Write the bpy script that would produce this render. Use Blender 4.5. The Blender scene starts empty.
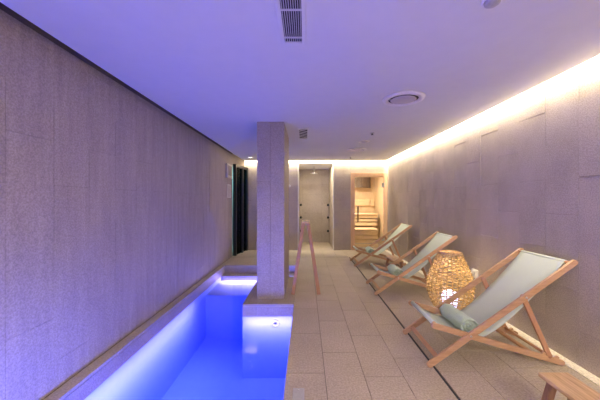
import bpy, bmesh, math, random
from mathutils import Vector, Matrix
random.seed(7)
C = bpy.context.scene.collection
PI = math.pi
H = 2.40            # ceiling height
BK = 7.43           # back wall
LX, RX = -1.76, 2.21
FY = -2.8           # wall behind the viewer

# ------------------------------------------------------------------ materials
def mat(name):
    m = bpy.data.materials.new(name); m.use_nodes = True
    nt = m.node_tree; b = nt.nodes['Principled BSDF']
    return m, nt, b
def ramp(nt, fac, stops):
    r = nt.nodes.new('ShaderNodeValToRGB')
    e = r.color_ramp.elements
    e[0].position, e[0].color = stops[0][0], (*stops[0][1], 1)
    e[1].position, e[1].color = stops[-1][0], (*stops[-1][1], 1)
    for p, c in stops[1:-1]:
        k = e.new(p); k.color = (*c, 1)
    nt.links.new(fac, r.inputs[0]); return r
def coords(nt, scale=(1,1,1)):
    g = nt.nodes.new('ShaderNodeNewGeometry'); mp = nt.nodes.new('ShaderNodeMapping')
    mp.inputs['Scale'].default_value = scale
    nt.links.new(g.outputs['Position'], mp.inputs[0]); return mp.outputs[0]
def ocoords(nt, scale=(1,1,1)):
    g = nt.nodes.new('ShaderNodeTexCoord'); mp = nt.nodes.new('ShaderNodeMapping')
    mp.inputs['Scale'].default_value = scale
    nt.links.new(g.outputs['Object'], mp.inputs[0]); return mp.outputs[0]
def noise(nt, vec, scale, detail=4, rough=.6):
    n = nt.nodes.new('ShaderNodeTexNoise'); n.inputs['Scale'].default_value = scale
    n.inputs['Detail'].default_value = detail; n.inputs['Roughness'].default_value = rough
    nt.links.new(vec, n.inputs['Vector']); return n.outputs[0]
def bump(nt, b, h, dist=.002, st=.5):
    k = nt.nodes.new('ShaderNodeBump'); k.inputs['Distance'].default_value = dist; k.inputs['Strength'].default_value = st
    nt.links.new(h, k.inputs['Height']); nt.links.new(k.outputs[0], b.inputs['Normal'])
def mixc(nt, a, b, f, mode='MULTIPLY'):
    m = nt.nodes.new('ShaderNodeMix'); m.data_type = 'RGBA'; m.blend_type = mode
    if isinstance(f, float): m.inputs[0].default_value = f
    else: nt.links.new(f, m.inputs[0])
    nt.links.new(a, m.inputs[6]); nt.links.new(b, m.inputs[7]); return m.outputs[2]

def stone(name, dark, light, rough=.75, speck=180, streak=(1,1,1), bmp=.0015, gloss=.3):
    m, nt, b = mat(name)
    v = coords(nt, streak); v2 = coords(nt)
    big = noise(nt, v, 2.2, 3)
    sp = noise(nt, v2, speck, 2, .7)
    r = ramp(nt, big, [(.3, dark), (.7, light)])
    r2 = ramp(nt, sp, [(.35, (.78,.78,.78)), (.65, (1.12,1.12,1.12))])
    at = nt.nodes.new('ShaderNodeAttribute'); at.attribute_name = 'tone'
    c = mixc(nt, r.outputs[0], r2.outputs[0], 1.0)
    c = mixc(nt, c, at.outputs['Color'], 1.0)
    nt.links.new(c, b.inputs['Base Color'])
    b.inputs['Roughness'].default_value = rough
    b.inputs['Specular IOR Level'].default_value = gloss
    bump(nt, b, sp, bmp, .6)
    return m
def wood(name, dark, light, axis='x', rough=.45, sc=1.0):
    m, nt, b = mat(name)
    s = {'x': (1.2,14,14), 'y': (14,1.2,14), 'z': (14,14,1.2)}[axis]
    v = ocoords(nt, tuple(q*sc for q in s))
    n = noise(nt, v, 4, 5, .6)
    r = ramp(nt, n, [(.3, dark), (.7, light)])
    nt.links.new(r.outputs[0], b.inputs['Base Color'])
    b.inputs['Roughness'].default_value = rough
    bump(nt, b, n, .0008, .4)
    return m
def plain(name, col, rough=.5, metal=0, nscale=60, var=.06):
    m, nt, b = mat(name)
    n = noise(nt, ocoords(nt), nscale, 3)
    r = ramp(nt, n, [(.3, tuple(c*(1-var) for c in col)), (.7, tuple(min(1,c*(1+var)) for c in col))])
    nt.links.new(r.outputs[0], b.inputs['Base Color'])
    b.inputs['Roughness'].default_value = rough; b.inputs['Metallic'].default_value = metal
    return m
def emit(name, col, st):
    m, nt, b = mat(name)
    b.inputs['Base Color'].default_value = (*[min(1,c) for c in col], 1)
    b.inputs['Emission Color'].default_value = (*col, 1); b.inputs['Emission Strength'].default_value = st
    return m
def fabric(name, dark, light, sc=900, fuzz=0., bd=.0008):
    m, nt, b = mat(name)
    v = ocoords(nt)
    w = noise(nt, v, sc, 2)
    r = ramp(nt, w, [(.3, dark), (.7, light)])
    nt.links.new(r.outputs[0], b.inputs['Base Color'])
    b.inputs['Roughness'].default_value = .9; b.inputs['Specular IOR Level'].default_value = .15
    b.inputs['Sheen Weight'].default_value = fuzz
    bump(nt, b, w, bd, .5)
    return m

M = {}
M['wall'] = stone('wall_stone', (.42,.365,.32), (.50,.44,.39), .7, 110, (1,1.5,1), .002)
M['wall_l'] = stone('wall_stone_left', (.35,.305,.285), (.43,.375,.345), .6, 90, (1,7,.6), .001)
M['floor'] = stone('floor_stone', (.42,.355,.28), (.48,.41,.33), .6, 70, (1,1,1), .0008, .35)
M['pale'] = stone('pale_lit_stone', (.66,.60,.50), (.74,.68,.57), .6, 60)
M['joint'] = plain('dark_joint', (.09,.075,.065), .9)
M['ceil'] = plain('white_plaster', (.71,.72,.68), .9, 0, 8, .015)
M['dark'] = plain('dark_void', (.03,.032,.04), .8)
M['pool'] = plain('pool_plaster', (.70,.74,.80), .5, 0, 12, .02)
M['poolface'] = stone('pool_edge_stone', (.40,.35,.34), (.47,.42,.40), .55, 90)
M['beech'] = wood('beech_x', (.42,.24,.14), (.57,.355,.225), 'x')
M['beech_y'] = wood('beech_y', (.40,.19,.10), (.56,.30,.16), 'y')
M['beech_z'] = wood('beech_z', (.40,.20,.12), (.52,.29,.18), 'z')
M['stool'] = wood('pine_stool', (.42,.25,.12), (.78,.55,.32), 'y', .5)
M['stool_leg'] = wood('pine_leg', (.24,.13,.08), (.36,.20,.13), 'z')
M['sauna'] = wood('aspen', (.68,.50,.30), (.82,.66,.43), 'x', .5)
M['sauna_z'] = wood('aspen_z', (.62,.46,.28), (.76,.60,.40), 'z', .5)
M['sauna_frame'] = wood('larch_frame', (.66,.42,.25), (.80,.56,.36), 'z', .45)
M['sling'] = fabric('sling_canvas', (.50,.57,.50), (.60,.67,.60), 700)
M['towel'] = fabric('terry_towel', (.40,.53,.44), (.60,.74,.64), 260, .4, .006)
M['rattan'] = plain('rattan_cane', (.62,.43,.19), .4, 0, 45, .55)
M['steel'] = plain('brushed_steel', (.6,.6,.6), .3, 1)
M['white'] = plain('white_plastic', (.75,.74,.72), .4)
M['grey'] = plain('grey_plastic', (.40,.40,.41), .5)
M['blackframe'] = plain('black_frame', (.012,.016,.02), .35)
M['shade'] = wood('dark_slats', (.10,.07,.05), (.17,.12,.09), 'z', .6)
M['bulb'] = emit('cool_bulb', (.62,.64,1.0), 3)
M['spot'] = emit('lit_spot', (1.0,.86,.66), 5)

def make_glass(name, tint, refl=1.0, rough=0., wave=False, ior=1.45):
    m = bpy.data.materials.new(name); m.use_nodes = True; nt = m.node_tree; nt.nodes.clear()
    o = nt.nodes.new('ShaderNodeOutputMaterial'); mx = nt.nodes.new('ShaderNodeMixShader')
    t = nt.nodes.new('ShaderNodeBsdfTransparent'); t.inputs[0].default_value = (*tint, 1)
    g = nt.nodes.new('ShaderNodeBsdfGlossy'); g.inputs['Roughness'].default_value = rough
    f = nt.nodes.new('ShaderNodeFresnel'); f.inputs['IOR'].default_value = 1.33 if wave else ior
    nt.links.new(f.outputs[0], mx.inputs[0]); nt.links.new(t.outputs[0], mx.inputs[1]); nt.links.new(g.outputs[0], mx.inputs[2])
    nt.links.new(mx.outputs[0], o.inputs[0])
    if wave:
        va = nt.nodes.new('ShaderNodeVolumeAbsorption'); va.inputs['Color'].default_value = (.0,.35,.97,1); va.inputs['Density'].default_value = .75
        nt.links.new(va.outputs[0], o.inputs['Volume'])
        n = noise(nt, coords(nt), 5.0, 2); k = nt.nodes.new('ShaderNodeBump')
        k.inputs['Distance'].default_value = .006; k.inputs['Strength'].default_value = .35
        nt.links.new(n, k.inputs['Height']); nt.links.new(k.outputs[0], g.inputs['Normal'])
    return m
M['water'] = make_glass('pool_water', (.97,.98,1.0), wave=True, rough=.06)
M['glass'] = make_glass('door_glass', (.97,.96,.93))
M['tealglass'] = make_glass('teal_glass', (.30,.45,.47), rough=.05, ior=1.12)

# ------------------------------------------------------------------ mesh helpers
def setmats(o, m):
    for x in (m if isinstance(m, (list, tuple)) else [m]): o.data.materials.append(x)
def obj(name, bm, m, parent=None, smooth=False, bevel=0, tone=False):
    me = bpy.data.meshes.new(name)
    bmesh.ops.recalc_face_normals(bm, faces=bm.faces) if not tone else None
    bm.to_mesh(me); bm.free()
    if 'tone' not in me.color_attributes:
        a = me.color_attributes.new('tone', 'FLOAT_COLOR', 'CORNER')
        for d in a.data: d.color = (1,1,1,1)
    o = bpy.data.objects.new(name, me); C.objects.link(o); setmats(o, m)
    if smooth:
        for p in me.polygons: p.use_smooth = True
    if bevel:
        b = o.modifiers.new('bevel', 'BEVEL'); b.width = bevel; b.segments = 2; b.limit_method = 'ANGLE'
    if parent: o.parent = parent
    return o
def box(bm, x0, x1, y0, y1, z0, z1, mi=0):
    v = [bm.verts.new((x, y, z)) for z in (z0, z1) for y in (y0, y1) for x in (x0, x1)]
    for f in ((0,2,3,1),(4,5,7,6),(0,1,5,4),(2,6,7,3),(0,4,6,2),(1,3,7,5)):
        q = bm.faces.new([v[i] for i in f]); q.material_index = mi
    return v
def lathe(bm, prof, seg=32, c=(0,0,0), close=False, mi=0):
    rings = []
    for r, z in prof:
        rings.append([bm.verts.new((c[0]+r*math.cos(2*PI*k/seg), c[1]+r*math.sin(2*PI*k/seg), c[2]+z)) for k in range(seg)])
    n = len(rings)
    for i in range(n if close else n-1):
        a, b = rings[i], rings[(i+1) % n]
        for k in range(seg):
            f = bm.faces.new((a[k], a[(k+1)%seg], b[(k+1)%seg], b[k])); f.material_index = mi
    if not close:
        if prof[0][0] > 1e-4: bm.faces.new(rings[0][::-1])
        if prof[-1][0] > 1e-4: bm.faces.new(rings[-1])
def tube(bm, pts, r, seg=6, closed=False):
    pts = [Vector(p) for p in pts]; n = len(pts); rings = []
    for i, p in enumerate(pts):
        a = pts[i-1] if (i > 0 or closed) else p; b = pts[(i+1) % n] if (i < n-1 or closed) else p
        t = (b-a).normalized(); up = Vector((0,0,1)) if abs(t.z) < .9 else Vector((1,0,0))
        u = t.cross(up).normalized(); w = t.cross(u).normalized()
        rr = r[i] if isinstance(r, (list, tuple)) else r
        rings.append([bm.verts.new(p + rr*(u*math.cos(2*PI*k/seg) + w*math.sin(2*PI*k/seg))) for k in range(seg)])
    for i in range(n if closed else n-1):
        a, b = rings[i], rings[(i+1) % n]
        for k in range(seg): bm.faces.new((a[k], a[(k+1)%seg], b[(k+1)%seg], b[k]))
    if not closed: bm.faces.new(rings[0][::-1]); bm.faces.new(rings[-1])
def stadium(bm, p, q, w, y0, y1):
    """rounded-end rail in the XZ plane, thick from y0 to y1"""
    p, q = Vector(p), Vector(q); d = (q-p).normalized(); n = Vector((-d.y, d.x)); r = w/2; out = []
    for k in range(7):
        a = PI/2 + PI*k/6; out.append(p + r*(d*math.cos(a) + n*math.sin(a)))
    for k in range(7):
        a = -PI/2 + PI*k/6; out.append(q + r*(d*math.cos(a) + n*math.sin(a)))
    A = [bm.verts.new((v.x, y0, v.y)) for v in out]; B = [bm.verts.new((v.x, y1, v.y)) for v in out]
    bm.faces.new(A); bm.faces.new(B[::-1]); k = len(out)
    for i in range(k): bm.faces.new((A[i], B[i], B[(i+1)%k], A[(i+1)%k]))
def obar(bm, p, q, w, h, up=(0,0,1), taper=1.0):
    p, q = Vector(p), Vector(q); d = (q-p).normalized(); u = d.cross(Vector(up)).normalized(); v = u.cross(d).normalized()
    V = []
    for c, s in ((p, 1), (q, taper)):
        for a, b in ((-1,-1),(1,-1),(1,1),(-1,1)): V.append(bm.verts.new(c + u*a*w/2*s + v*b*h/2*s))
    for f in ((0,1,2,3),(7,6,5,4),(0,4,5,1),(1,5,6,2),(2,6,7,3),(3,7,4,0)): bm.faces.new([V[i] for i in f])

def empty(name, loc, label=None, cat=None, group=None, rz=0):
    o = bpy.data.objects.new(name, None); C.objects.link(o); o.location = loc; o.rotation_euler = (0,0,rz)
    o.empty_display_size = .1
    if label: tag(o, label, cat, group)
    return o
def tag(o, label, cat, group=None, kind=None):
    o['label'] = label; o['category'] = cat
    if group: o['group'] = group
    if kind: o['kind'] = kind
    return o
def struct(o, label=None, cat=None):
    o['kind'] = 'structure'
    if label: o['label'] = label
    if cat: o['category'] = cat
    return o
def copy_tree(o, parent=None):
    c = o.copy(); C.objects.link(c)
    if parent: c.parent = parent
    for ch in list(o.children): copy_tree(ch, c)
    return c

# tiles laid on a plane: frame O, unit axes U, V, normal N; rects in (u0,u1,v0,v1); long side along V
def tiles(bm, O, U, V, N, rects, tw, tl, u_ph=0, v_ph=0, off=None, gap=.003, relief=0., tonev=.05, thick=.012, mi=0, rnd=None):
    rnd = rnd or random
    O, U, V, N = map(Vector, (O, U, V, N))
    lay = bm.loops.layers.float_color.get('tone') or bm.loops.layers.float_color.new('tone')
    flip = U.cross(V).dot(N) < 0
    for (u0, u1, v0, v1) in rects:
        for i in range(math.floor((u0-u_ph)/tw), math.ceil((u1-u_ph)/tw)):
            a, b = u_ph+i*tw, u_ph+(i+1)*tw
            o = off(i) if off else (tl/2 if i % 2 else 0)
            for j in range(math.floor((v0-v_ph-o)/tl), math.ceil((v1-v_ph-o)/tl)):
                c, d = v_ph+o+j*tl, v_ph+o+(j+1)*tl
                A, B, Cc, D = max(a, u0), min(b, u1), max(c, v0), min(d, v1)
                R = random.Random(i*7919 + j*104729 + int(O.x*100)); hh = R.uniform(0, relief); tt = R.uniform(-relief, relief)*.35
                t = 1 + R.uniform(-tonev, tonev)
                if B-A < .012 or D-Cc < .012: continue
                A += gap/2; B -= gap/2; Cc += gap/2; D -= gap/2
                P = lambda u, v, w: bm.verts.new(O + U*u + V*v + N*w)
                top = [P(A,Cc,hh), P(B,Cc,hh+tt), P(B,D,hh+tt), P(A,D,hh)]
                bot = [P(A,Cc,-thick), P(B,Cc,-thick), P(B,D,-thick), P(A,D,-thick)]
                fs = [top if not flip else top[::-1]]
                for k in range(4):
                    q = [bot[k], bot[(k+1)%4], top[(k+1)%4], top[k]]; fs.append(q if not flip else q[::-1])
                for q in fs:
                    f = bm.faces.new(q); f.material_index = mi
                    for l in f.loops: l[lay] = (t,t,t,1)
def tbox(bm, x0, x1, y0, y1, z0, z1, mi=1):
    lay = bm.loops.layers.float_color.get('tone') or bm.loops.layers.float_color.new('tone')
    n0 = set(bm.faces); box(bm, x0, x1, y0, y1, z0, z1, mi)
    for f in bm.faces:
        if f not in n0:
            for l in f.loops: l[lay] = (1,1,1,1)

# ------------------------------------------------------------------ SETTING
WZ = -.152                 # water level
PX0, PX1 = -1.658, -.15    # pool
PY0, PY1 = -2.3, 5.67
PR0, PR1, PRX = 3.547, 4.85, -.809   # pier carrying the column
PD = -.95                  # pool floor

bm = bmesh.new()
offs = {0: 2.135, 1: 2.424, 2: 2.09, 3: 2.34, 4: 2.15, 5: 2.45, 6: 2.2, 7: 2.3}
fo = lambda i: offs[i % 8]
tiles(bm, (0,0,0), (1,0,0), (0,1,0), (0,0,1),
      [(PX1, 1.024, FY, PY1), (1.039, 2.112, FY, 6.35), (PX1, 1.024, PY1, 6.50), (PX0-.1, PX1, PY1, 6.50),
       (1.039, 2.112, 6.35, 6.5), (PX0-.1, 1.0, 6.525, BK), (1.0, 2.112, 6.5, BK), (PRX, PX1, PR0, PR1),
       (LX, PX0, FY, PY1), (PX0, PX1, FY, PY0)],
      .2985, .635, -.15, 0, fo, .004, .0, .035)
tiles(bm, (0,0,0), (1,0,0), (0,1,0), (0,0,1), [(-.2, .76, BK, 8.84)], .2985, .635, -.15, 0, fo, .004, 0, .03)
tbox(bm, PX1+.01, RX, FY, 9.4, -.06, -.008); tbox(bm, LX-.3, PX1+.01, PY1+.01, 9.4, -.06, -.008)
tbox(bm, PRX+.01, PX1, PR0+.01, PR1-.01, -.06, -.008); tbox(bm, LX-.1, PX0-.01, FY, PY1, -.06, -.008)
tbox(bm, PX0, PX1, FY, PY0-.01, -.06, -.008)
struct(obj('floor', bm, [M['floor'], M['joint']], tone=True))

bm = bmesh.new(); box(bm, 2.114, RX, FY, BK, -.05, .002)
struct(obj('trim_1', bm, M['pale'], bevel=.002), 'pale light-washed stone border strip along the foot of the right wall', 'floor border')  # stone border; light falling from the ceiling gap is put into its pale colour
bm = bmesh.new(); box(bm, 1.024, 1.040, FY, 6.49, -.0075, -.004)
tag(obj('slot_drain', bm, M['dark']), 'long dark slot drain running past the deck chair feet', 'drain', 'slot drains')
bm = bmesh.new(); box(bm, -.13, .99, 6.503, 6.522, -.0075, -.004)
tag(obj('slot_drain', bm, M['dark']), 'short dark slot drain across the floor before the shower niche', 'drain', 'slot drains')

# pool shell
bm = bmesh.new()
T = lambda O, U, V, N, r, mi=0, **k: tiles(bm, O, U, V, N, r, .31, .62, 0, 0, None, .003, 0, .03, mi=mi, **k)
def lip(O, U, N, u0, u1):      # edge stone band above the water, plaster below
    tiles(bm, O, U, (0,0,1), N, [(u0, u1, -.156, -.032)], .62, .5, 0, -.30, lambda i: 0, .003, 0, .05, mi=1)
    tiles(bm, O, U, (0,0,1), N, [(u0, u1, -.029, -.0)], .62, .5, .1, -.30, lambda i: 0, .003, 0, .03, mi=1)
lip((PX0,0,0), (0,1,0), (1,0,0), PY0, PY1)
lip((PX1,0,0), (0,1,0), (-1,0,0), PY0, PR0); lip((PX1,0,0), (0,1,0), (-1,0,0), PR1, PY1)
lip((0,PY1,0), (1,0,0), (0,-1,0), PX0, PX1); lip((0,PY0,0), (1,0,0), (0,1,0), PX0, PX1)
lip((0,PR0,0), (1,0,0), (0,-1,0), PRX, PX1); lip((PRX,0,0), (0,1,0), (-1,0,0), PR0, PR1); lip((0,PR1,0), (1,0,0), (0,1,0), PRX, PX1)
tbox(bm, PX0-.08, PX0-.008, PY0-.1, PY1+.1, PD-.1, -.01, 0); tbox(bm, PX1+.008, PX1+.08, PY0-.1, PY1+.1, PD-.1, -.01, 0)
tbox(bm, PX0-.08, PX1+.08, PY0-.08, PY0-.008, PD-.1, -.01, 0); tbox(bm, PX0-.08, PX1+.08, PY1+.008, PY1+.08, PD-.1, -.01, 0)
tbox(bm, PRX+.008, PX1+.02, PR0+.008, PR1-.008, PD-.1, -.01, 0)
tbox(bm, PX0-.08, PX1+.08, PY0-.08, PY1+.08, PD-.1, PD, 0)
# underwater plaster skins flush with the edge stone
tbox(bm, PX0-.01, PX0, PY0, PY1, PD, -.156, 0); tbox(bm, PX1, PX1+.01, PY0, PR0, PD, -.156, 0)
tbox(bm, PRX, PX1+.01, PR0, PR1, PD, -.156, 0)
# broad submerged step and the stone ledge at the far end
tbox(bm, PX0, PX1, 4.58, PY1, PD, -.24, 0)
tbox(bm, PX0, PX1, 5.42, PY1, -.24, -.149, 1)
struct(obj('pool_basin', bm, [M['pool'], M['poolface']], tone=True), 'stone edged plunge pool basin sunk along the left wall', 'pool')
bm = bmesh.new()
e = .008
ring = ((PX0-e,PY0-e),(PX1+e,PY0-e),(PX1+e,PR0+e),(PRX+e,PR0+e),(PRX+e,PR1-e),(PX1+e,PR1-e),(PX1+e,5.42+e),(PX0-e,5.42+e))
top = [bm.verts.new((x,y,WZ)) for x, y in ring]; bot = [bm.verts.new((x,y,PD-.02)) for x, y in ring]
bm.faces.new(top); bm.faces.new(bot[::-1])
for k in range(8): bm.faces.new((bot[k], bot[(k+1)%8], top[(k+1)%8], top[k]))
tag(obj('pool_water', bm, M['water']), 'calm glowing blue water filling the indoor pool', 'water', kind='stuff')

# inlet on the pier wall
bm = bmesh.new(); lathe(bm, [(.018,0),(.022,.012),(.045,.014),(.052,.0)], 24)
o = tag(obj('pool_inlet', bm, M['white'], smooth=True), 'round white water inlet on the pool wall below the column', 'inlet'); o.location = (-.385, PR0, -.245); o.rotation_euler = (PI/2,0,0)
# cover plate on the floor by the pool
bm = bmesh.new(); box(bm, -.040, .040, -.12, .12, 0, .004)
t = empty('access_cover', (-.048, 1.84, 0), 'small grey access cover plate set in the floor beside pool edge', 'cover plate')
obj('plate', bm, M['grey'], t, bevel=.0015)
for y in (-.10, .10):
    bm = bmesh.new(); lathe(bm, [(.006,.004),(.005,.0055)], 12, (0,y,0)); obj('screw', bm, M['steel'], t)

# walls
rel = .004
bm = bmesh.new()
tiles(bm, (RX,0,0), (0,1,0), (0,0,1), (-1,0,0), [(FY, BK, .003, 2.62)], .3125, .62, 2.23, -.024, lambda i: (.31 if i % 2 else 0), .002, .004, .045)
tbox(bm, RX+.008, RX+.2, FY-.2, BK+.07, -.3, 2.8, 1)
struct(obj('wall_right', bm, [M['wall'], M['joint']], tone=True))
bm = bmesh.new()
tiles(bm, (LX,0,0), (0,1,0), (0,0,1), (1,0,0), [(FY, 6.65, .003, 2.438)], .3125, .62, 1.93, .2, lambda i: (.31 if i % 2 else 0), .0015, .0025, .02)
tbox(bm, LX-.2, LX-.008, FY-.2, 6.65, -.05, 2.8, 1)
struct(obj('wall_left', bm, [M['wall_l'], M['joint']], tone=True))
bm = bmesh.new(); box(bm, LX, LX+.001, FY, 6.65, 2.44, 2.62)
struct(obj('trim_2', bm, plain('gap_shade', (.10,.085,.10), .8)), 'dark shadow gap along the top of the left wall', 'shadow gap')  # dark strip: the shade inside the gap is put into its colour
# slanted door partition at the end of the left wall
A, B = Vector((LX, 6.65, 0)), Vector((-1.62, BK, 0)); d = (B-A).normalized(); L = (B-A).length
n = Vector((d.y, -d.x, 0)); DT = 2.215
bm = bmesh.new()
tiles(bm, A, d, (0,0,1), n, [(0, L, DT, 2.62)], .3125, .62, .1, .2)
q = A - n*.1
lay = bm.loops.layers.float_color.get('tone')
obar(bm, q + Vector((0,0,2.42)), q + d*L + Vector((0,0,2.42)), .18, .4)
for f in bm.faces:
    for l in f.loops:
        if l[lay][3] == 0: l[lay] = (1,1,1,1)
struct(obj('wall_side', bm, [M['wall'], M['joint']], tone=True))
ang = math.atan2(d.y, d.x)
dr = empty('door_2', A, rz=ang); dr['kind'] = 'structure'; dr['label'] = 'tall black framed glass door at the end of the left wall'; dr['category'] = 'door'
def dpart(name, x0, x1, y0, y1, z0, z1, m, par):
    bm = bmesh.new(); box(bm, x0, x1, y0, y1, z0, z1); return obj(name, bm, m, par, bevel=.003)
fr = bmesh.new()
box(fr, .0, .05, -.09, -.01, .002, DT); box(fr, .70, L-.005, -.09, .012, .002, DT); box(fr, .05, .70, -.09, -.01, DT-.07, DT); box(fr, .40, .46, -.09, .0, .002, DT-.07)
obj('door_frame', fr, M['blackframe'], dr, bevel=.004)
dpart('glass_pane', .05, .40, -.055, -.045, .005, DT-.07, M['tealglass'], dr)
dpart('glass_pane', .46, .70, -.055, -.045, .005, DT-.07, M['tealglass'], dr)
bm = bmesh.new(); tube(bm, [(.60,.01,.85),(.60,.05,.87),(.60,.05,1.25),(.60,.01,1.27)], .009, 8); obj('door_handle', bm, M['steel'], dr, True)
# dim room behind that door
bm = bmesh.new(); box(bm, -3.2, -3.1, 6.0, 8.4, 0, 2.6); box(bm, -3.1, -1.9, 6.45, 6.55, 0, 2.6); box(bm, -3.1, -1.62, 8.2, 8.3, 0, 2.6)
box(bm, -3.2, -1.7, 6.0, 8.4, 2.55, 2.65); box(bm, -3.2, -1.9, 6.0, 8.4, -.02, 0)
struct(obj('wall_annex', bm, plain('teal_plaster', (.12,.20,.20), .8)))

# back wall with shower niche and sauna opening
NX0, NX1, NH = -.2, .754, 2.33
SX0, SX1, SH = 1.215, 2.20, 2.075
bm = bmesh.new()
tiles(bm, (0,BK,0), (1,0,0), (0,0,1), (0,-1,0), [(-1.62, NX0, .003, 2.62), (NX1, SX0, .003, 2.62), (NX0, NX1, NH, 2.62), (SX0, RX, SH, 2.62)], .31, .62, .09, .1, None, .002, .003, .03)
tbox(bm, -1.9, NX0-.012, BK+.008, BK+.07, -.05, 2.8); tbox(bm, NX1+.012, SX0, BK+.008, BK+.07, -.05, 2.8)
tbox(bm, NX0-.01, NX1+.01, BK+.008, BK+.07, NH+.01, 2.8); tbox(bm, SX0, RX+.01, BK+.008, BK+.07, SH, 2.8)
# niche lining
tiles(bm, (0,8.84,0), (1,0,0), (0,0,1), (0,-1,0), [(NX0, NX1, .003, NH)], .62, .62, -.1, .3, None, .002, .001, .03)
tiles(bm, (NX0,0,0), (0,1,0), (0,0,1), (1,0,0), [(BK, 8.84, .003, NH)], .62, .62, .1, .3, None, .002, .001, .03)
tiles(bm, (NX1,0,0), (0,1,0), (0,0,1), (-1,0,0), [(BK, 8.84, .003, NH)], .62, .62, .1, .3, None, .002, .001, .03)
tbox(bm, NX0-.1, NX1+.1, 8.848, 8.95, -.05, 2.8); tbox(bm, NX0-.1, NX0-.008, BK+.07, 8.85, -.05, 2.8); tbox(bm, NX1+.008, NX1+.1, BK+.07, 8.85, -.05, 2.8)
struct(obj('wall_back', bm, [M['wall'], M['joint']], tone=True))
bm = bmesh.new(); box(bm, NX0, NX1, BK+.002, 8.84, NH, NH+.05); struct(obj('ceiling_niche', bm, M['ceil']))
for i, x in enumerate((NX0-.006, NX1-.010)):
    bm = bmesh.new(); box(bm, x-.006, x+.022, BK-.008, BK+.012, .003, NH)
    struct(obj('trim_%d' % (3+i), bm, M['white'], bevel=.002), ['pale upright edge trim left of the shower niche', 'pale upright edge trim right of the shower niche'][i], 'edge trim')
bm = bmesh.new(); box(bm, LX-.2, RX+.2, FY-.2, FY, -.1, 2.8); struct(obj('wall_front', bm, M['wall']))
# ceiling: dropped slab with gaps around it, true ceiling over it
bm = bmesh.new(); box(bm, -1.64, 2.152, FY+.02, BK-.06, H, H+.05); struct(obj('ceiling', bm, M['ceil'], bevel=.002))
bm = bmesh.new(); box(bm, -3.2, RX+.2, FY-.2, 9.5, 2.62, 2.7); struct(obj('ceiling_upper', bm, M['ceil']))

# column
cx0, cx1, cy0, cy1 = -.655, -.288, 3.73, 4.77
bm = bmesh.new()
tiles(bm, (0,cy0,0), (1,0,0), (0,0,1), (0,-1,0), [(cx0, cx1, .002, H)], .1835, 1.24, cx0, .35, lambda i: (.3 if i % 2 else 0), .002, .0015, .03)
tiles(bm, (cx1,0,0), (0,1,0), (0,0,1), (1,0,0), [(cy0, cy1, .002, H)], .31, .62, cy0, .2, None, .002, .0015, .03)
tiles(bm, (cx0,0,0), (0,1,0), (0,0,1), (-1,0,0), [(cy0, cy1, .002, H)], .31, .62, cy0, .2, None, .002, .0015, .03)
tiles(bm, (0,cy1,0), (1,0,0), (0,0,1), (0,1,0), [(cx0, cx1, .002, H)], .1835, .62, cx0, .2, None, .002, .0015, .03)
tbox(bm, cx0+.008, cx1-.008, cy0+.008, cy1-.008, 0, H)
struct(obj('column', bm, [M['wall_l'], M['joint']], tone=True), 'stone clad square column standing on the pool pier', 'column')

# ------------------------------------------------------------------ SAUNA
sau = empty('door_1', (0, BK, 0)); sau['kind'] = 'structure'; sau['label'] = 'wood framed glass sauna door in the far right corner'; sau['category'] = 'door'
fr = bmesh.new(); w = .108
box(fr, SX0, SX0+w, -.03, .06, .003, SH); box(fr, SX1-w, SX1, -.03, .06, .003, SH); box(fr, SX0+w, SX1-w, -.03, .06, SH-w, SH); box(fr, SX0+w, SX1-w, -.02, .06, .003, .02)
obj('door_frame', fr, M['sauna_frame'], sau, bevel=.004)
bm = bmesh.new(); box(bm, SX0+w+.006, SX1-w-.006, .0, .008, .025, SH-w-.006); obj('glass_pane', bm, M['glass'], sau)
bm = bmesh.new(); box(bm, 1.385, 1.425, -.055, -.03, .76, 1.18); box(bm, 1.395, 1.415, -.03, .0, .80, .83); box(bm, 1.395, 1.415, -.03, .0, 1.11, 1.14)
obj('door_handle', bm, M['shade'], sau, bevel=.005)
for z in (1.70, .25):
    bm = bmesh.new(); box(bm, SX1-w-.045, SX1-w+.03, -.035, -.0, z, z+.11); obj('hinge', bm, M['steel'], sau, bevel=.003)
# cabin lining: planks
bm = bmesh.new(); sx0, sx1, sy1, sh = .95, 2.30, 9.2, 2.2
x = sx0
while x < sx1: box(bm, x, min(x+.093, sx1), sy1, sy1+.02, 0, sh); x += .095
y = BK+.08
while y < sy1:
    box(bm, sx1, sx1+.02, y, y+.093, 0, sh); box(bm, sx0-.02, sx0, y, y+.093, 0, sh); y += .095
struct(obj('wall_sauna', bm, M['sauna_z']))
bm = bmesh.new(); x = sx0
while x < sx1: box(bm, x, x+.093, BK+.07, sy1, sh, sh+.02); x += .095
struct(obj('ceiling_sauna', bm, M['sauna']))
bm = bmesh.new(); box(bm, sx0, sx1+.02, BK+.0, sy1, -.005, .0015); struct(obj('floor_sauna', bm, M['floor']))
def sbench(name, x0, x1, y0, y1, z, label, fascia):
    t = empty(name, ((x0+x1)/2, y0, 0), label, 'sauna bench', 'sauna benches'); ox, oy = (x0+x1)/2, y0
    bm = bmesh.new(); yy = y0
    while yy < y1-.05: box(bm, x0-ox, x1-ox, yy-oy, yy-oy+.085, z-.03, z); yy += .1
    obj('bench_top', bm, M['sauna'], t, bevel=.003)
    for f0, f1 in fascia:
        bm = bmesh.new(); box(bm, x0-ox+.01, x1-ox-.01, .03, .05, f0, f1); obj('fascia_board', bm, M['sauna'], t, bevel=.002)
    for xx in (x0+.05, x1-.1):
        bm = bmesh.new(); box(bm, xx-ox, xx-ox+.05, .055, .1, .0, z-.03); obj('post', bm, M['sauna_z'], t)
    return t
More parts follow.
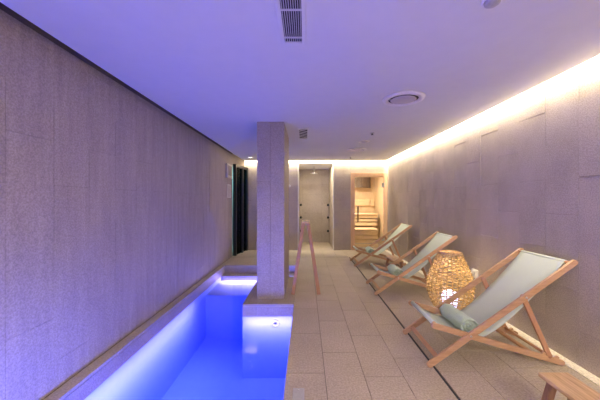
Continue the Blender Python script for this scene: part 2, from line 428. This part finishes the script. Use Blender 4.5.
sbench('sauna_bench', 1.0, 2.06, 7.78, 8.35, .52, 'lower aspen bench behind the sauna door glass', [(.37,.48),(.24,.34),(.13,.21),(.02,.10)])
sbench('sauna_bench', 1.0, 2.20, 8.38, 9.15, .93, 'upper aspen bench at the back of the sauna', [(.80,.89),(.70,.76),(.57,.66)])
bm = bmesh.new(); box(bm, 0, .54, 0, .03, 0, .20); t = tag(obj('backrest_board', bm, M['sauna'], bevel=.006), 'wide pale backrest board on the rear sauna wall', 'backrest', 'sauna backrests'); t.location = (1.58, 9.12, 1.17)
bm = bmesh.new(); box(bm, 0, .12, 0, .04, 0, .22); t = tag(obj('backrest_board', bm, M['sauna'], bevel=.006), 'small square wooden block right of the backrest board', 'backrest', 'sauna backrests'); t.location = (2.15, 9.10, 1.16)
# slatted curved shade
t = empty('slatted_shade', (1.80, 9.17, 1.70), 'curved dark slatted wooden shade high on the sauna wall', 'lamp shade')
for k in range(13):
    a = PI + PI*(k+.5)/13; r = .30
    bm = bmesh.new(); p = Vector((r*math.cos(a)*1.15, r*math.sin(a), 0)); dz = .05*math.sin((k+.5)/13*PI)
    obar(bm, p+Vector((0,0,.04+dz*.2)), p+Vector((0,0,.40)), .078, .012, (math.cos(a)/1.0, math.sin(a), 0)); obj('slat', bm, M['shade'], t)
bm = bmesh.new(); tube(bm, [(.335*math.cos(PI+PI*k/16), .29*math.sin(PI+PI*k/16), .38) for k in range(17)], .014, 6); obj('hoop', bm, M['sauna'], t, True)

# ------------------------------------------------------------------ SHOWER
t = empty('rain_shower', (.255, 8.15, NH), 'round steel rain shower head hanging in the niche', 'shower head')
bm = bmesh.new(); lathe(bm, [(.035,-.0),(.035,-.012),(.016,-.016),(.016,-.17)], 20); obj('ceiling_arm', bm, M['steel'], t, True)
bm = bmesh.new(); lathe(bm, [(.02,-.165),(.03,-.19),(.11,-.196),(.11,-.206),(.0001,-.206)], 28); obj('spray_head', bm, M['steel'], t)
k = 0
nm = ['upper', 'middle', 'lower']
first = None
for si, (sx, dx) in enumerate(((NX0, 1), (NX1, -1))):
    for zi, z in enumerate((1.198, .805, .385)):
        lab = '%s small steel body jet on the %s side of the shower niche' % (nm[zi], ['left', 'right'][si])
        if first is None:
            e = empty('body_jet', (0,0,0)); bm = bmesh.new(); lathe(bm, [(.026,0),(.026,.008),(.018,.010)], 16); obj('flange', bm, M['steel'], e, True)
            bm = bmesh.new(); lathe(bm, [(.017,.008),(.021,.035),(.021,.05),(.0001,.05)], 16); obj('nozzle', bm, M['blackframe'], e, True); first = e
        else: e = copy_tree(first)
        e.scale = (1.7,1.7,1.7); e.location = (sx, 8.6, z); e.rotation_euler = (0, PI/2*dx, 0); tag(e, lab, 'shower jet', 'body jets in the shower')
t = empty('wall_button', (-.43, BK-.004, 1.725), 'tiny round button on the wall strip beside the column', 'button'); t.rotation_euler = (PI/2,0,0)
bm = bmesh.new(); lathe(bm, [(.035,0),(.035,.01),(.03,.012)], 20); obj('plate', bm, M['white'], t)
bm = bmesh.new(); lathe(bm, [(.018,.012),(.016,.022)], 16); obj('push_button', bm, M['steel'], t)
bm = bmesh.new(); lathe(bm, [(.03,0),(.028,.006)], 16); o = tag(obj('floor_drain', bm, M['steel']), 'small round drain in the shower niche floor', 'drain'); o.location = (.1, 8.5, 0)

# wall fittings at end of left wall
t = empty('wall_control', (LX+.003, 6.28, 2.0), 'grey control box mounted high near end of left wall', 'control panel')
bm = bmesh.new(); box(bm, 0, .04, -.20, .20, -.16, .16); obj('housing', bm, plain('beige_metal', (.52,.48,.42), .5), t, bevel=.006)
bm = bmesh.new(); box(bm, .04, .043, -.15, .15, -.10, .12); obj('display', bm, plain('dull_display', (.30,.27,.24), .8), t)
t = empty('wall_sign', (LX+.003, 6.32, 1.55), 'thin pale rectangular plate on left wall below control box', 'plate')
bm = bmesh.new(); box(bm, 0, .008, -.15, .15, -.15, .15); obj('plate', bm, plain('pale_plate', (.50,.46,.45), .4), t, bevel=.002)
bm = bmesh.new(); box(bm, .008, .011, -.15, .15, .135, .15); box(bm, .008, .011, -.15, .15, -.15, -.135); box(bm, .008, .011, -.15, -.13, -.135, .135); box(bm, .008, .011, .13, .15, -.135, .135); obj('rim', bm, M['white'], t)

# ------------------------------------------------------------------ CEILING FITTINGS
def grille(x0, x1, y0, y1, n, bars, label, skew=0):
    t = empty('ceiling_vent', ((x0+x1)/2, (y0+y1)/2, H), label, 'vent', 'slatted ceiling vents'); ox, oy = (x0+x1)/2, (y0+y1)/2
    f = .025; bm = bmesh.new(); z0 = -.014
    box(bm, x0-ox, x0-ox+f, y0-oy, y1-oy, z0, 0); box(bm, x1-ox-f, x1-ox, y0-oy, y1-oy, z0, 0); box(bm, x0-ox+f, x1-ox-f, y0-oy, y0-oy+f, z0, 0); box(bm, x0-ox+f, x1-ox-f, y1-oy-f, y1-oy, z0, 0)
    obj('frame', bm, M['ceil'], t, bevel=.002)
    bm = bmesh.new(); box(bm, x0-ox+f, x1-ox-f, y0-oy+f, y1-oy-f, -.003, -.001); obj('backing', bm, M['dark'], t)
    W = x1-x0-2*f
    for k in range(n):
        xx = x0-ox+f+W*(k+.5)/n; bm = bmesh.new(); box(bm, xx-.0014, xx+.0014, y0-oy+f, y1-oy-f, -.012, -.003); obj('slat', bm, M['ceil'], t)
    for yy in bars:
        bm = bmesh.new(); box(bm, x0-ox+f, x1-ox-f, yy-oy-.003, yy-oy+.003, -.0125, -.004); obj('crossbar', bm, M['ceil'], t)
grille(-.162, .002, .95, 1.868, 9, (1.20, 1.53, 1.79), 'long slatted white ceiling vent at the top edge')
t = empty('ceiling_vent', (-.035, 4.39, H), 'small square slatted ceiling vent beside the column', 'vent', 'slatted ceiling vents')
bm = bmesh.new(); a, b, f, z0 = .075, .31, .012, -.014
box(bm, -a, -a+f, -b, b, z0, 0); box(bm, a-f, a, -b, b, z0, 0); box(bm, -a+f, a-f, -b, -b+f, z0, 0); box(bm, -a+f, a-f, b-f, b, z0, 0); obj('frame', bm, M['ceil'], t)
bm = bmesh.new(); box(bm, -a+f, a-f, -b+f, b-f, -.003, -.001); obj('backing', bm, M['dark'], t)
for k in range(5):
    c = -.21 + k*.105; bm = bmesh.new(); obar(bm, (-a+f, c-.05, -.009), (a-f, c+.05, -.009), .018, .006); obj('slat', bm, M['ceil'], t)
def diffuser(x, y, r, label):
    t = empty('ceiling_diffuser', (x, y, H), label, 'vent', 'round ceiling diffusers')
    s = r/.21
    bm = bmesh.new(); lathe(bm, [(.150*s,-.002),(.155*s,-.020),(.185*s,-.022),(.205*s,-.014),(.21*s,-.001)], 40); obj('rim', bm, M['white'], t, True)
    bm = bmesh.new(); lathe(bm, [(.150*s,-.006),(.12*s,-.004),(.0001,-.004)], 32); obj('recess', bm, M['dark'], t)
    bm = bmesh.new(); lathe(bm, [(.0001,-.008),(.11*s,-.010),(.128*s,-.016),(.11*s,-.021),(.06*s,-.026),(.0001,-.027)], 36); obj('centre_cone', bm, plain('satin_cone', (.5,.48,.55), .35, .2), t, True)
    bm = bmesh.new(); box(bm, -.145*s, .145*s, -.006, .006, -.018, -.012); obj('bracket', bm, M['grey'], t)
diffuser(1.02, 2.88, .212, 'large round white ceiling diffuser, nearest the viewer')
diffuser(1.075, 5.76, .20, 'far round ceiling diffuser near the back wall')
t = empty('ceiling_speaker', (1.056, 4.98, H), 'small round flush disc between the two ceiling diffusers', 'ceiling disc')
bm = bmesh.new(); lathe(bm, [(.07,-.001),(.075,-.012),(.095,-.010),(.10,-.001)], 28); obj('rim', bm, M['white'], t, True)
bm = bmesh.new(); lathe(bm, [(.07,-.004),(.0001,-.006)], 28); obj('cover', bm, M['grey'], t)
for x, y, lab in ((1.05, 4.35, 'tiny dark sprinkler nozzle nearer the large diffuser'), (1.11, 6.80, 'tiny dark sprinkler nozzle closest to the back wall')):
    t = empty('sprinkler', (x, y, H), lab, 'sprinkler', 'ceiling sprinklers')
    bm = bmesh.new(); lathe(bm, [(.035,.002),(.035,-.006),(.012,-.008)], 18); obj('flange', bm, M['grey'], t)
    bm = bmesh.new(); lathe(bm, [(.011,-.006),(.011,-.025),(.022,-.027),(.022,-.030)], 14); obj('nozzle', bm, M['dark'], t)
t = empty('smoke_detector', (.985, 1.455, H), 'domed grey ceiling sensor cut by the top edge', 'sensor')
bm = bmesh.new(); lathe(bm, [(.05,0),(.05,-.012),(.046,-.016)], 28); obj('base', bm, M['white'], t, True)
bm = bmesh.new(); lathe(bm, [(.040,-.014),(.037,-.028),(.022,-.038),(.0001,-.04)], 28); obj('dome', bm, M['grey'], t, True)
def downlight(x, y, label, r=.05):
    t = empty('downlight', (x, y, H), label, 'ceiling light', 'recessed downlights')
    bm = bmesh.new(); lathe(bm, [(r,-.001),(r+.003,-.01),(r+.018,-.008),(r+.02,-.001)], 28); obj('rim', bm, M['white'], t, True)
    bm = bmesh.new(); lathe(bm, [(r,-.004),(.0001,-.006)], 24); obj('lens', bm, M['spot'], t)
downlight(-1.36, 6.8, 'lit recessed downlight over the far end of the pool')

# ------------------------------------------------------------------ DECK CHAIRS
X0 = 1.5      # local origin in X
def P2(x, z): return (x-X0, z)
def bar_y(bm, x, z, y0, y1, r, seg=10): tube(bm, [(x-X0, y0, z), (x-X0, y1, z)], r, seg)
Az = lambda x: .022 + (x-1.005)*(.838-.022)/(2.162-1.005)
Bz = lambda x: .322 - (x-1.05)*(.322-.022)/(2.085-1.05)
PROF = [(1.058,.345),(1.10,.318),(1.17,.268),(1.25,.228),(1.34,.207),(1.43,.212),(1.52,.248),(1.62,.315),(1.73,.41),(1.84,.517),(1.95,.632),(2.05,.742),(2.135,.842)]
def cat(P, n=4):
    out = []
    for i in range(len(P)-1):
        p0, p1, p2, p3 = [Vector(P[max(0, min(len(P)-1, k))]) for k in (i-1, i, i+1, i+2)]
        for s in range(n):
            t = s/n; out.append(.5*((2*p1)+(-p0+p2)*t+(2*p0-5*p1+4*p2-p3)*t*t+(-p0+3*p1-3*p2+p3)*t**3))
    out.append(Vector(P[-1])); return out
def deck_chair():
    t = empty('deck_chair', (0,0,0))
    for s in (-1, 1):
        bm = bmesh.new(); stadium(bm, P2(1.005,.022), P2(2.162,.838), .046, s*.285, s*.262); obj('back_rail', bm, M['beech'], t, bevel=.003)
    for s in (-1, 1):
        bm = bmesh.new(); stadium(bm, P2(1.05,.322), P2(2.085,.022), .044, s*.258, s*.235)
        for k in range(3):                      # notch blocks near the rear end
            xx = 1.93+.055*k; stadium(bm, P2(xx, Bz(xx)+.022), P2(xx+.012, Bz(xx+.012)+.034), .02, s*.257, s*.236)
        obj('seat_rail', bm, M['beech'], t, bevel=.003)
        bm = bmesh.new(); stadium(bm, P2(1.772,.555), P2(1.985,.075), .038, s*.258, s*.237); obj('prop_leg', bm, M['beech_z'], t, bevel=.003)
    for x, z, hw, r, nme in ((2.140,.832,.262,.013,'top_bar'), (1.060,.332,.235,.015,'front_bar'), (1.985,.075,.240,.012,'prop_bar')):
        bm = bmesh.new(); bar_y(bm, x, z, -hw, hw, r); obj(nme, bm, M['beech_y'], t, True)
    bm = bmesh.new(); obar(bm, (1.072-X0,-.262,.070), (1.072-X0,.262,.070), .038, .018, (-.57,0,.82)); obj('foot_stretcher', bm, M['beech_y'], t, bevel=.003)
    bm = bmesh.new(); obar(bm, (1.86-X0,-.236,Bz(1.86)), (1.86-X0,.236,Bz(1.86)), .035, .018); obj('rear_stretcher', bm, M['beech_y'], t, bevel=.003)
    for x, z in ((1.330, Az(1.330)), (1.772, .560)):
        for s in (-1, 1):
            bm = bmesh.new(); lathe(bm, [(.009,.0),(.009,.004),(.005,.006)], 12); o = obj('bolt', bm, M['steel'], t, True)
            o.location = (x-X0, s*.285, z); o.rotation_euler = (PI/2*(1 if s < 0 else -1), 0, 0)
    # canvas sling
    pr = cat(PROF); hw = .226; th = .0018; bm = bmesh.new(); NY = 8; G = []
    for i, p in enumerate(pr):
        a = pr[max(0,i-1)]; b = pr[min(len(pr)-1,i+1)]; tg = (b-a).normalized(); nn = Vector((-tg.y, tg.x)); u = i/(len(pr)-1)
        row = []
        for j in range(NY+1):
            y = hw*(2*j/NY-1); sag = -.012*math.sin(PI*u)*(1-(y/hw)**2)
            row.append([bm.verts.new((p.x-X0+nn.x*(sag+k), y, p.y+nn.y*(sag+k))) for k in (th, -th)])
        G.append(row)
    for i in range(len(G)-1):
        for j in range(NY):
            bm.faces.new((G[i][j][0], G[i+1][j][0], G[i+1][j+1][0], G[i][j+1][0]))
            bm.faces.new((G[i][j][1], G[i][j+1][1], G[i+1][j+1][1], G[i+1][j][1]))
        bm.faces.new((G[i][0][0], G[i][0][1], G[i+1][0][1], G[i+1][0][0])); bm.faces.new((G[i][NY][0], G[i+1][NY][0], G[i+1][NY][1], G[i][NY][1]))
    sl = obj('sling', bm, M['sling'], t, True)
    # hems wrapped round the bars
    for x, z, r in ((2.140,.832,.0165), (1.060,.332,.0185)):
        bm = bmesh.new(); bar_y(bm, x, z, -.226, .226, r, 14); obj('hem', bm, M['sling'], sl, True)
    return t
def towel():
    """a rolled towel: spiral cross-section, wound end visible"""
    bm = bmesh.new(); N = 170; turns = 2.7; L2 = .18; R = .076; th = .0062; sec = []
    for i in range(N+1):
        u = i/N; a = u*turns*2*PI; r = .009 + (R-.009-.004)*u
        wob = 1 + .035*math.sin(a*3+1.0) + .02*math.sin(a*7)
        cx = r*math.cos(a)*1.08*wob; cz = r*math.sin(a)*.94*wob; nx, nz = math.cos(a), math.sin(a)
        sec.append(((cx+nx*th, cz+nz*th), (cx-nx*th, cz-nz*th)))
    NL = 8; G = []
    for k in range(NL+1):
        y = -L2+2*L2*k/NL; row = []
        for i, (o_, n_) in enumerate(sec):
            e = .008*math.sin(i*.21)+.005*math.sin(i*.57)
            yy = y + (e if k in (0, NL) else 0); s = .97+.035*math.sin(k*1.9+i*.05)
            row.append((bm.verts.new((o_[0]*s, yy, o_[1]*s)), bm.verts.new((n_[0]*s, yy, n_[1]*s))))
        G.append(row)
    for k in range(NL):
        for i in range(N):
            a, b, c, d = G[k][i], G[k][i+1], G[k+1][i+1], G[k+1][i]
            bm.faces.new((a[0], b[0], c[0], d[0])); bm.faces.new((a[1], d[1], c[1], b[1]))
        a, b = G[k][0], G[k+1][0]; bm.faces.new((a[0], b[0], b[1], a[1]))
        a, b = G[k][N], G[k+1][N]; bm.faces.new((a[0], a[1], b[1], b[0]))
    for k in (0, NL):
        for i in range(N):
            a, b = G[k][i], G[k][i+1]; bm.faces.new((a[0], a[1], b[1], b[0]))
    return obj('rolled_towel', bm, M['towel'], None, True)
ch = deck_chair(); tw = towel()
specs = [(1.49, 2.485, 1.0, 'wood and canvas deck chair nearest the viewer, beside the corner stool', 'rolled sage green towel on the nearest deck chair'),
         (1.475, 4.165, .978, 'middle wood and canvas deck chair, just behind the woven lantern', 'rolled sage green towel on the middle deck chair'),
         (1.49, 5.85, .978, 'farthest wood and canvas deck chair, before the sauna door', 'rolled sage green towel on the farthest deck chair')]
for i, (x, y, s, l1, l2) in enumerate(specs):
    c = ch if i == 0 else copy_tree(ch); c.location = (x, y, 0); c.scale = (s, s, s)
    tag(c, l1, 'deck chair', 'deck chairs along the right wall')
    k = tw if i == 0 else copy_tree(tw); k.location = (x-X0*0+s*(1.385-X0), y+.0, s*.282)
    k.rotation_euler = (0, 0, .03*(1-i)); k.scale = (s, s, s)
    tag(k, l2, 'towel', 'rolled towels on the deck chairs')

# ------------------------------------------------------------------ STOOLS
def stool(name, w, l, h, splx, sply, lt=.030, tt=.026):
    t = empty(name, (0,0,0))
    bm = bmesh.new(); box(bm, -w/2, w/2, -l/2, l/2, h-tt, h); obj('seat', bm, M['stool'], t, bevel=.004)
    for sx in (-1, 1):
        for sy in (-1, 1):
            bm = bmesh.new(); obar(bm, (sx*(w/2-.035), sy*(l/2-.06), h-tt), (sx*(w/2-.035+splx), sy*(l/2-.06+sply), .0), lt, lt*1.1, (0,1,0)); obj('leg', bm, M['stool_leg'], t, bevel=.004)
        bm = bmesh.new(); f = .45; xx = sx*(w/2-.035+splx*f); obar(bm, (xx,-(l/2-.06),h*(1-f)), (xx,(l/2-.06),h*(1-f)), .018, .022); obj('stretcher', bm, M['stool_leg'], t)
    return t
st = stool('wooden_stool', .18, .46, .30, .05, .03, .036, .024)
st.location = (1.492, 1.435, 0); tag(st, 'low narrow wooden stool in the bottom right corner, beside nearest deck chair', 'stool', 'low wooden stools')
s2 = copy_tree(st); s2.location = (1.60, 4.98, 0); tag(s2, 'low narrow wooden stool between the middle and farthest deck chairs', 'stool', 'low wooden stools')
t = empty('tall_trestle', (0.005, 4.13, 0), 'tall slender wooden trestle stand on splayed legs right of the column', 'stand')
bm = bmesh.new(); box(bm, -.058, .058, -.20, .20, 1.005, 1.030); obj('top_plank', bm, M['stool'], t, bevel=.006)
for sx in (-1, 1):
    for sy in (-1, 1):
        bm = bmesh.new(); obar(bm, (sx*.035, sy*.16, 1.006), (sx*.185, sy*.195, 0), .048, .046, (0,1,0)); obj('leg', bm, M['beech_z'], t, bevel=.004)

# ------------------------------------------------------------------ WOVEN LANTERN
LXc, LYc = 1.757, 3.36
t = empty('woven_lantern', (LXc, LYc, 0), 'big bulbous woven rattan floor lantern glowing between two deck chairs', 'lantern')
pf = [(.150,.012),(.190,.07),(.225,.14),(.248,.22),(.258,.31),(.250,.38),(.229,.45),(.200,.52),(.170,.59),(.143,.65),(.130,.69)]
def prad(z):
    for (r0,z0),(r1,z1) in zip(pf, pf[1:]):
        if z <= z1: return r0+(r1-r0)*(z-z0)/(z1-z0)
    return pf[-1][0]
NR = 26; bm = bmesh.new()
for k in range(NR):
    a = 2*PI*k/NR; tube(bm, [(r*math.cos(a), r*math.sin(a), z) for r, z in pf], .0062, 5)
obj('rib_cage', bm, M['rattan'], t, True)
bm = bmesh.new(); rows = 31; R = random.Random(3)
for i in range(rows):
    z = .022 + (.675-.022)*i/(rows-1); ph = (i % 2)*PI; pts = []; ns = NR*4; dz = R.uniform(-.003,.003); p2 = R.uniform(0,6)
    for k in range(ns):
        a = 2*PI*k/ns; rr = prad(z) + .0105*math.sin(NR/2*a+ph) + R.uniform(-.0015,.0015)
        pts.append((rr*math.cos(a), rr*math.sin(a), z + dz + .003*math.sin(5*a+p2) + R.uniform(-.0015,.0015)))
    tube(bm, pts, .0056, 4, True)
obj('weave', bm, M['rattan'], t, True)
bm = bmesh.new()
for z, dr in ((.695, 0), (.705, -.004)): tube(bm, [((.130+dr)*math.cos(2*PI*k/40), (.130+dr)*math.sin(2*PI*k/40), z) for k in range(40)], .009, 6, True)
obj('rim', bm, M['stool'], t, True)
bm = bmesh.new(); lathe(bm, [(.148,.002),(.150,.014),(.0001,.014)], 32); obj('base', bm, M['stool'], t)
bm = bmesh.new(); lathe(bm, [(.03,.014),(.07,.05),(.10,.12),(.10,.17),(.07,.225),(.0001,.25)], 24); o = obj('lamp_globe', bm, M['bulb'], t, True)

# socket on right wall
t = empty('wall_socket', (RX-.004, 3.57, .39), 'small white socket and plug on the wall behind the lantern', 'socket')
bm = bmesh.new(); box(bm, -.03, 0, -.055, .055, -.055, .055); obj('housing', bm, M['white'], t, bevel=.008)
bm = bmesh.new(); lathe(bm, [(.022,0),(.022,.03),(.014,.045),(.008,.055)], 18); o = obj('plug', bm, M['white'], t, True); o.location = (-.03,.0,0); o.rotation_euler = (0,-PI/2,0)
bm = bmesh.new(); box(bm, -.07, -.03, -.06, -.01, .03, .05); obj('hinged_lid', bm, M['white'], t, bevel=.004)
bm = bmesh.new(); tube(bm, [(-.08,0,0),(-.12,0,-.03),(-.13,0,-.15),(-.13,-.01,-.36),(-.18,-.05,-.386)], .004, 6); obj('power_cord', bm, M['white'], t, True)

# ------------------------------------------------------------------ LIGHTS
def area(name, loc, rot, sx, sy, W, col, spread=None):
    l = bpy.data.lights.new(name, 'AREA'); l.shape = 'RECTANGLE'; l.size = sx; l.size_y = sy; l.energy = W; l.color = col
    if spread: l.spread = spread
    o = bpy.data.objects.new(name, l); C.objects.link(o); o.location = loc; o.rotation_euler = rot; return o
WARM = (1.0, .85, .60)
R_ = math.radians
# LED strips in the ceiling gap
K = 2.3
area('cove_strip_light', (2.160, (FY+BK)/2, 2.47), (0,-R_(27),0), .03, BK-FY-.1, 95*K, WARM)
area('cove_strip_light', (.3, BK-.052, 2.47), (R_(27),0,0), 3.8, .03, 40*K, WARM)
# submerged blue pool lights: right wall lamps, far ledge strip, and added unseen fills
BLUE = (.21, .22, 1.0)
area('pool_lamp_or_fill', (-.48, PR1+.03, -.21), (PI/2, 0, 0), .5, .08, 14, BLUE)  # added unseen fill to brighten the far pool face
for y, wt in ((-1.0, 28), (.2, 33), (1.4, 30)):
    area('pool_lamp_or_fill', (PX1-.03, y, -.36), (0, PI/2, 0), .12, .5, wt, BLUE, R_(95))
area('pool_strip_or_fill', (-.9, 5.395, -.165), (R_(-50), 0, 0), 1.4, .02, 19, (.34,.26,1))
area('pool_strip_or_fill', (-.48, PR0-.12, -.160), (R_(10), 0, 0), .6, .03, 6, (.34,.26,1))  # unseen strip floating off the pier, placed to spread its glow
area('pool_strip_or_fill', (PX0+.22, 1.25, -.162), (0, R_(10), 0), .03, 5.6, 66, (.32,.27,1))  # added unseen strip in open water, brightens the left pool wall
o = area('pool_lamp_or_fill', (PX1-.05, 2.6, -.35), (0,0,0), .15, .3, 7, BLUE, R_(110)); o.rotation_euler = Vector((-.35,.62,.70)).to_track_quat('-Z','Y').to_euler()  # added unseen fill, aimed up to tint the column front blue
# warm fill lamps added behind the viewer, no fittings
for x in (-.9, .4, 1.5): area('room_fill', (x, -1.2, H-.02), (0,0,0), .12, .12, 58, (1.0,.84,.68))
area('shower_fill', (.28, 7.8, NH-.01), (0,0,0), .7, .2, 24, WARM)  # added panel to light the niche evenly, no fitting there
area('annex_light', (-2.4, 7.4, 2.5), (0,0,0), .5, .5, 120, (.5,.85,.9))
area('sauna_lamp', (1.3, 7.85, 2.17), (0,0,0), .6, .4, 52, (1.0,.93,.80))
l = bpy.data.lights.new('lantern_glow', 'POINT'); l.energy = 6.5; l.color = (1.0,.80,.5); l.shadow_soft_size = .05
o = bpy.data.objects.new('lantern_glow', l); C.objects.link(o); o.location = (LXc, LYc, .42)

w = bpy.data.worlds.new('World'); bpy.context.scene.world = w; w.use_nodes = True
w.node_tree.nodes['Background'].inputs[0].default_value = (.05,.05,.06,1); w.node_tree.nodes['Background'].inputs[1].default_value = .3

cam = bpy.data.cameras.new('camera'); co = bpy.data.objects.new('camera', cam); C.objects.link(co)
co.location = (0,0,1.335); co.rotation_euler = (PI/2,0,0)
cam.sensor_width = 36; cam.lens = 276/600*36; cam.shift_x = -5.5/600; cam.shift_y = .5/600; cam.clip_start = .02
sc = bpy.context.scene; sc.camera = co
sc.view_settings.view_transform = 'Standard'; sc.view_settings.look = 'None'; sc.view_settings.exposure = .03; sc.view_settings.gamma = 1
